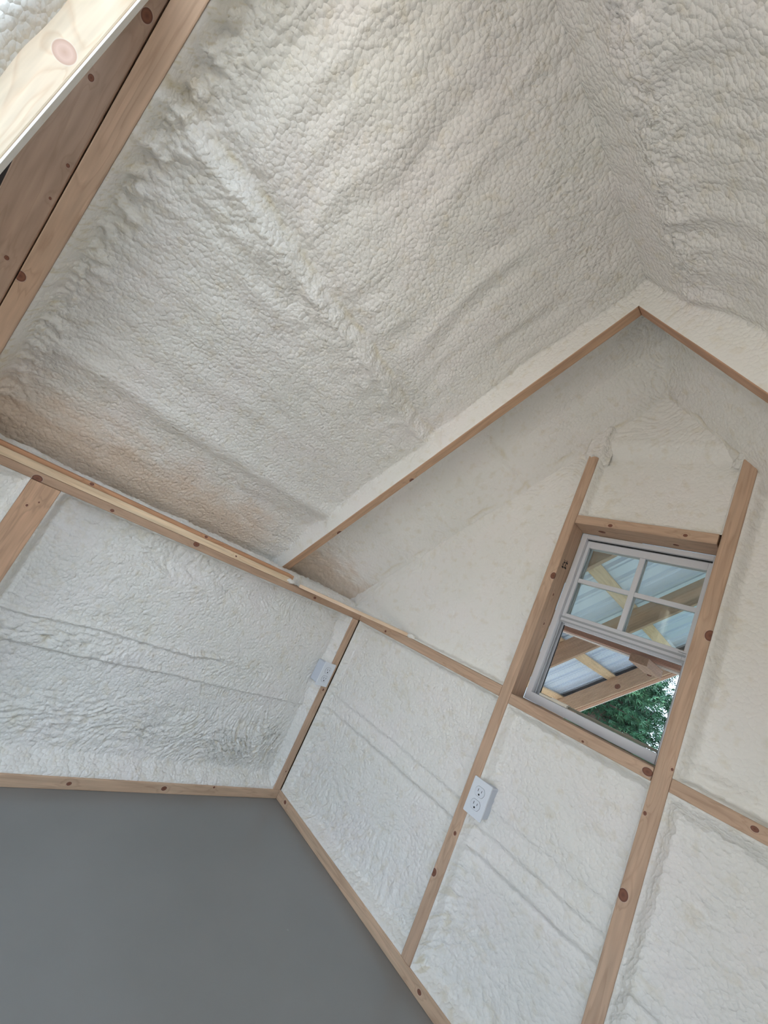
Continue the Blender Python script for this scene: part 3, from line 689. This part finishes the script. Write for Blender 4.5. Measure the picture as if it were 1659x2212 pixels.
# ------------------------------------------------------------------ porch roof outside the window
METAL = plain('pale_metal_roofing', (.66, .76, .90), .42, .5, .1)
PT = .185
def metal_sheet(y0, y1, name, side):
    prof = [(0, 0)]; y = y0; pts = [(y0, 0)]
    while y < y1 - .23:
        pts += [(y + .085, 0), (y + .104, .030), (y + .122, .030), (y + .141, 0), (y + .165, 0), (y + .172, .009), (y + .184, .009), (y + .191, 0)]
        y += .2286
    pts.append((y1, 0))
    v = []; f = []
    for (yy, t) in pts:
        for x in (-.62, 1.004 + PT * S2):
            tt = PT + t
            xx, zz = x - tt * S2 * 0 - tt * S2, x + OFF + tt * S2
            if side > 0: xx = W2 - xx
            v.append((xx, yy, zz))
    for i in range(len(pts) - 1): f.append((2 * i, 2 * i + 1, 2 * i + 3, 2 * i + 2))
    o = mesh_obj(name, v, f, METAL)
    md = o.modifiers.new('thickness', 'SOLIDIFY'); md.thickness = .0012
    return o
tag(metal_sheet(.115, 3.72, 'metal_roofing', -1), 'ribbed pale metal roofing over the porch outside the window', 'roofing')
tag(metal_sheet(.115, 3.72, 'metal_roofing', 1), 'ribbed metal roofing over the hidden porch slope', 'roofing')
def porch_rafter(y, label, side=-1, w_=.04, d=.14, base=(.50, .35, .25), ext=.0, lift=0.):
    x0 = -.50
    p = (x0 - lift * S2, y, x0 + OFF + lift * S2) if side < 0 else (W2 - x0 + lift * S2, y, x0 + OFF + lift * S2)
    L_ = (1.01 - x0) / S2 - .001
    return timber('porch_rafter', label, 'rafter', p, (1, 0, 1) if side < 0 else (-1, 0, 1), (-1, 0, 1) if side < 0 else (1, 0, 1), L_, w_, d, (), base, cut0=-d, cut1=d, group='porch rafters')
porch_rafter(.93, 'porch rafter just outside the window head'); porch_rafter(2.10, 'middle porch rafter crossing under the yellow purlin')
o = timber('porch_rafter', 'end porch rafter with two dark knots in front of the trees', 'rafter', (-.50, 3.47, -.50 + OFF), (1, 0, 1), (-1, 0, 1), 1.51 / S2 - .001, .04, .14, [((.10, 3.45, 1.27), .022), ((.33, 3.45, 1.50), .022)], (.52, .37, .26), cut0=-.14, cut1=.14, group='porch rafters')
timber('barge_board', 'reddish barge board outside the end porch rafter', 'board', (-.55, 3.56, -.55 + OFF - .0), (1, 0, 1), (-1, 0, 1), 1.55 / S2, .10, .15, (), (.48, .28, .20), cut0=-.15, cut1=.15)
timber('roof_trim', 'thin white metal edge trim along the barge board', 'trim', (-.56, 3.625, -.56 + OFF), (1, 0, 1), (-1, 0, 1), 1.56 / S2, .018, .20, (), (.85, .86, .88), (.82, .83, .85), cut0=-.2, cut1=.2)
for i, xc in enumerate((-.285, .125, .55)):
    for side in (-1,):
        t = .1415
        p = (xc - t * S2, .115, xc + OFF + t * S2)
        timber('purlin', ['yellow purlin board near the porch eave', 'yellow purlin board halfway up the porch roof', 'yellow purlin board high on the porch roof'][i], 'purlin', p, (0, 1, 0), (-1, 0, 1), 3.40, .089, .020, (), (.66, .50, .33), (.56, .40, .24), group='porch purlins')
timber('tie_beam', 'pinkish tie beam across the porch outside the window', 'beam', (-.02, .815, 1.258 + .045), (1, 0, 0), (0, 1, 0), 2.06, .089, .038, (), (.52, .31, .25))
timber('tie_board', 'whitish flat board under the tie beam outside', 'board', (.30, .875, 1.2575), (1, .06, 0), (0, 0, 1), 1.42, .060, .012, (), (.72, .68, .66), (.64, .58, .56))
timber('stub_block', 'short wooden block fixed under the tie beam', 'block', (.965, .74, 1.2175), (0, 1, 0), (0, 0, 1), .26, .075, .038, (), (.52, .36, .28))
for i, x in enumerate((-.30, 2.32)):
    timber('porch_post', ['porch post at the eave corner outside', 'porch post on the hidden side outside'][i], 'post', (x, 3.10, -.1995), (0, 0, 1), (0, 1, 0), .849, .089, .089, (), (.50, .36, .25))
    timber('porch_beam', ['eave beam carrying the porch rafters', 'eave beam on the hidden porch side'][i], 'beam', (x + (.02 if i == 0 else -.02), .135, .70), (0, 1, 0), (-1 if i == 0 else 1, 0, 0), 3.30, .09, .04, (), (.50, .36, .25))

# ------------------------------------------------------------------ ground and trees outside
def ground_material():
    m, nt, b = new_mat('earth_and_grass'); g = N(nt, 'ShaderNodeNewGeometry')
    n = N(nt, 'ShaderNodeTexNoise'); n.inputs['Scale'].default_value = 1.3; n.inputs['Detail'].default_value = 8; nt.links.new(g.outputs['Position'], n.inputs['Vector'])
    nt.links.new(ramp(nt, [(.35, (.20, .17, .14)), (.6, (.13, .15, .08))], n.outputs[0]).outputs[0], b.inputs['Base Color']); b.inputs['Roughness'].default_value = .95
    return m
tag(MB().box(-30, 30, -30, 40, -.5, -.25).build('ground', ground_material()), 'earth and grass around the shed', None, None, 'structure')
tag(MB().box(-1.3, 3.3, .14, 4.2, -.2495, -.2).build('porch_slab', plain('pale_concrete', (.45, .44, .42), .9, .2)), 'pale concrete slab under the porch', None, None, 'structure')  # unseen pale slab added to bounce light onto the metal roofing
tag(MB().box(-.13, W2 + .13, YB - .13, .13, -.25, -.05).build('floor_base', SHEATH), 'timber base under the shed floor', None, None, 'structure')
gp = new_mat('pale_gravel'); gn = N(gp[1], 'ShaderNodeTexNoise'); gn.inputs['Scale'].default_value = 60; gn.inputs['Detail'].default_value = 6
gp[1].links.new(ramp(gp[1], [(.3, (.62, .55, .46)), (.7, (.78, .70, .60))], gn.outputs[0]).outputs[0], gp[2].inputs['Base Color']); gp[2].inputs['Roughness'].default_value = .95
tag(MB().box(-4, 9, -12, YB - .14, -.2495, -.22).box(2.5, 9, YB - .14, 2.0, -.2495, -.22).build('gravel_yard', gp[0]), 'pale gravel yard in front of the door and along the shed side', None, None, 'structure')  # unseen pale ground added to bounce light up onto the roof foam
def leaf_material(name, c0, c1):
    m, nt, b = new_mat(name); g = N(nt, 'ShaderNodeNewGeometry')
    n = N(nt, 'ShaderNodeTexNoise'); n.inputs['Scale'].default_value = 4; n.inputs['Detail'].default_value = 3; nt.links.new(g.outputs['Position'], n.inputs['Vector'])
    nt.links.new(ramp(nt, [(.35, c0), (.65, c1)], n.outputs[0]).outputs[0], b.inputs['Base Color']); b.inputs['Roughness'].default_value = .6
    return m
LEAF = leaf_material('cedar_needles', (.02, .07, .035), (.07, .22, .11)); LEAF2 = leaf_material('cedar_needles_blue', (.012, .035, .026), (.04, .10, .075))
BARK = plain('cedar_bark', (.17, .12, .10), .9, .2)
def cedar(loc, H, R, seed, label, mat, nb=46):
    rng = np.random.RandomState(seed); e = empty('cedar_tree', loc); tag(e, label, 'tree', 'cedars behind the porch')
    n = 10; v = []; f = []
    for k, (z, r) in enumerate(((0, .16), (H * .5, .10), (H, .02))):
        for i in range(n): a = 2 * math.pi * i / n; v.append((r * math.cos(a), r * math.sin(a), z))
    for k in range(2):
        for i in range(n): j = (i + 1) % n; f.append((k * n + i, k * n + j, (k + 1) * n + j, (k + 1) * n + i))
    mesh_obj('trunk', v, f, BARK, e, smooth=True)
    bv = []; bf = []; lv = []; lf = []
    for i in range(nb):
        z = H * (.06 + .92 * rng.rand()); L_ = min(R * (1.25 - z / H) * (.6 + .5 * rng.rand()) + .1, R); a = rng.rand() * 6.283; dz = -.15 + .25 * rng.rand()
        d = np.array([math.cos(a), math.sin(a), dz]); p0 = np.array([0, 0, z])
        s = np.cross(d, [0, 0, 1]); s /= np.linalg.norm(s); b0 = len(bv)
        for t, r in ((0, .022), (1, .005)):
            c = p0 + d * L_ * t
            bv += [tuple(c + s * r), tuple(c + np.array([0, 0, r])), tuple(c - s * r), tuple(c - np.array([0, 0, r]))]
        for q in range(4): bf.append((b0 + q, b0 + (q + 1) % 4, b0 + 4 + (q + 1) % 4, b0 + 4 + q))
        k = int(170 * L_) + 60
        t = .12 + .95 * rng.rand(k, 1); c = p0 + d * L_ * t + (rng.rand(k, 3) - .5) * np.array([.24, .24, .18])
        fd = d * .7 + (rng.rand(k, 3) - .5) * 1.3 + np.array([0, 0, -.25]); fd /= np.linalg.norm(fd, axis=1, keepdims=True)
        sd = np.cross(fd, rng.rand(k, 3) - .5); sd /= np.linalg.norm(sd, axis=1, keepdims=True)
        ln = .05 + .08 * rng.rand(k, 1); wd = .006 + .007 * rng.rand(k, 1)
        for sgn in (-1, 0, 1):              # a spray of three narrow blades
            g2 = fd + sd * .7 * sgn; g2 /= np.linalg.norm(g2, axis=1, keepdims=True)
            lv.append(np.stack([c, c + g2 * ln * .5 + sd * wd, c + g2 * ln, c + g2 * ln * .5 - sd * wd], 1).reshape(-1, 3))
    lv = np.concatenate(lv).astype(np.float32); lm = bpy.data.meshes.new('foliage'); nq = len(lv) // 4
    lm.vertices.add(len(lv)); lm.vertices.foreach_set('co', lv.ravel()); lm.loops.add(nq * 4); lm.loops.foreach_set('vertex_index', np.arange(nq * 4, dtype=np.int32))
    lm.polygons.add(nq); lm.polygons.foreach_set('loop_start', np.arange(nq, dtype=np.int32) * 4); lm.update(calc_edges=True); lm.materials.append(mat)
    mesh_obj('branches', bv, bf, BARK, e)['kind'] = 'stuff'; o = link(bpy.data.objects.new('foliage', lm), e); o['kind'] = 'stuff'
T = [((-.95, 6.4, -.25), 4.2, 1.0, 1, 'bright green cedar close behind the porch edge', LEAF, 170), ((1.45, 6.4, -.25), 4.6, 1.0, 2, 'green cedar standing opposite the window', LEAF, 150),
     ((-3.3, 6.6, -.25), 4.8, 1.0, 3, 'bluish cedar beyond the porch eave', LEAF2, 130), ((.55, 9.1, -.25), 5.4, 1.1, 5, 'tall dark cedar at the back of the hedge', LEAF2, 300), ((-2.15, 9.1, -.25), 5.6, 1.1, 6, 'tall dark cedar behind the green ones', LEAF2, 300), ((-4.85, 9.1, -.25), 5.4, 1.1, 7, 'tall cedar at the far end of the hedge', LEAF2, 220)]
for t in T: cedar(*t)
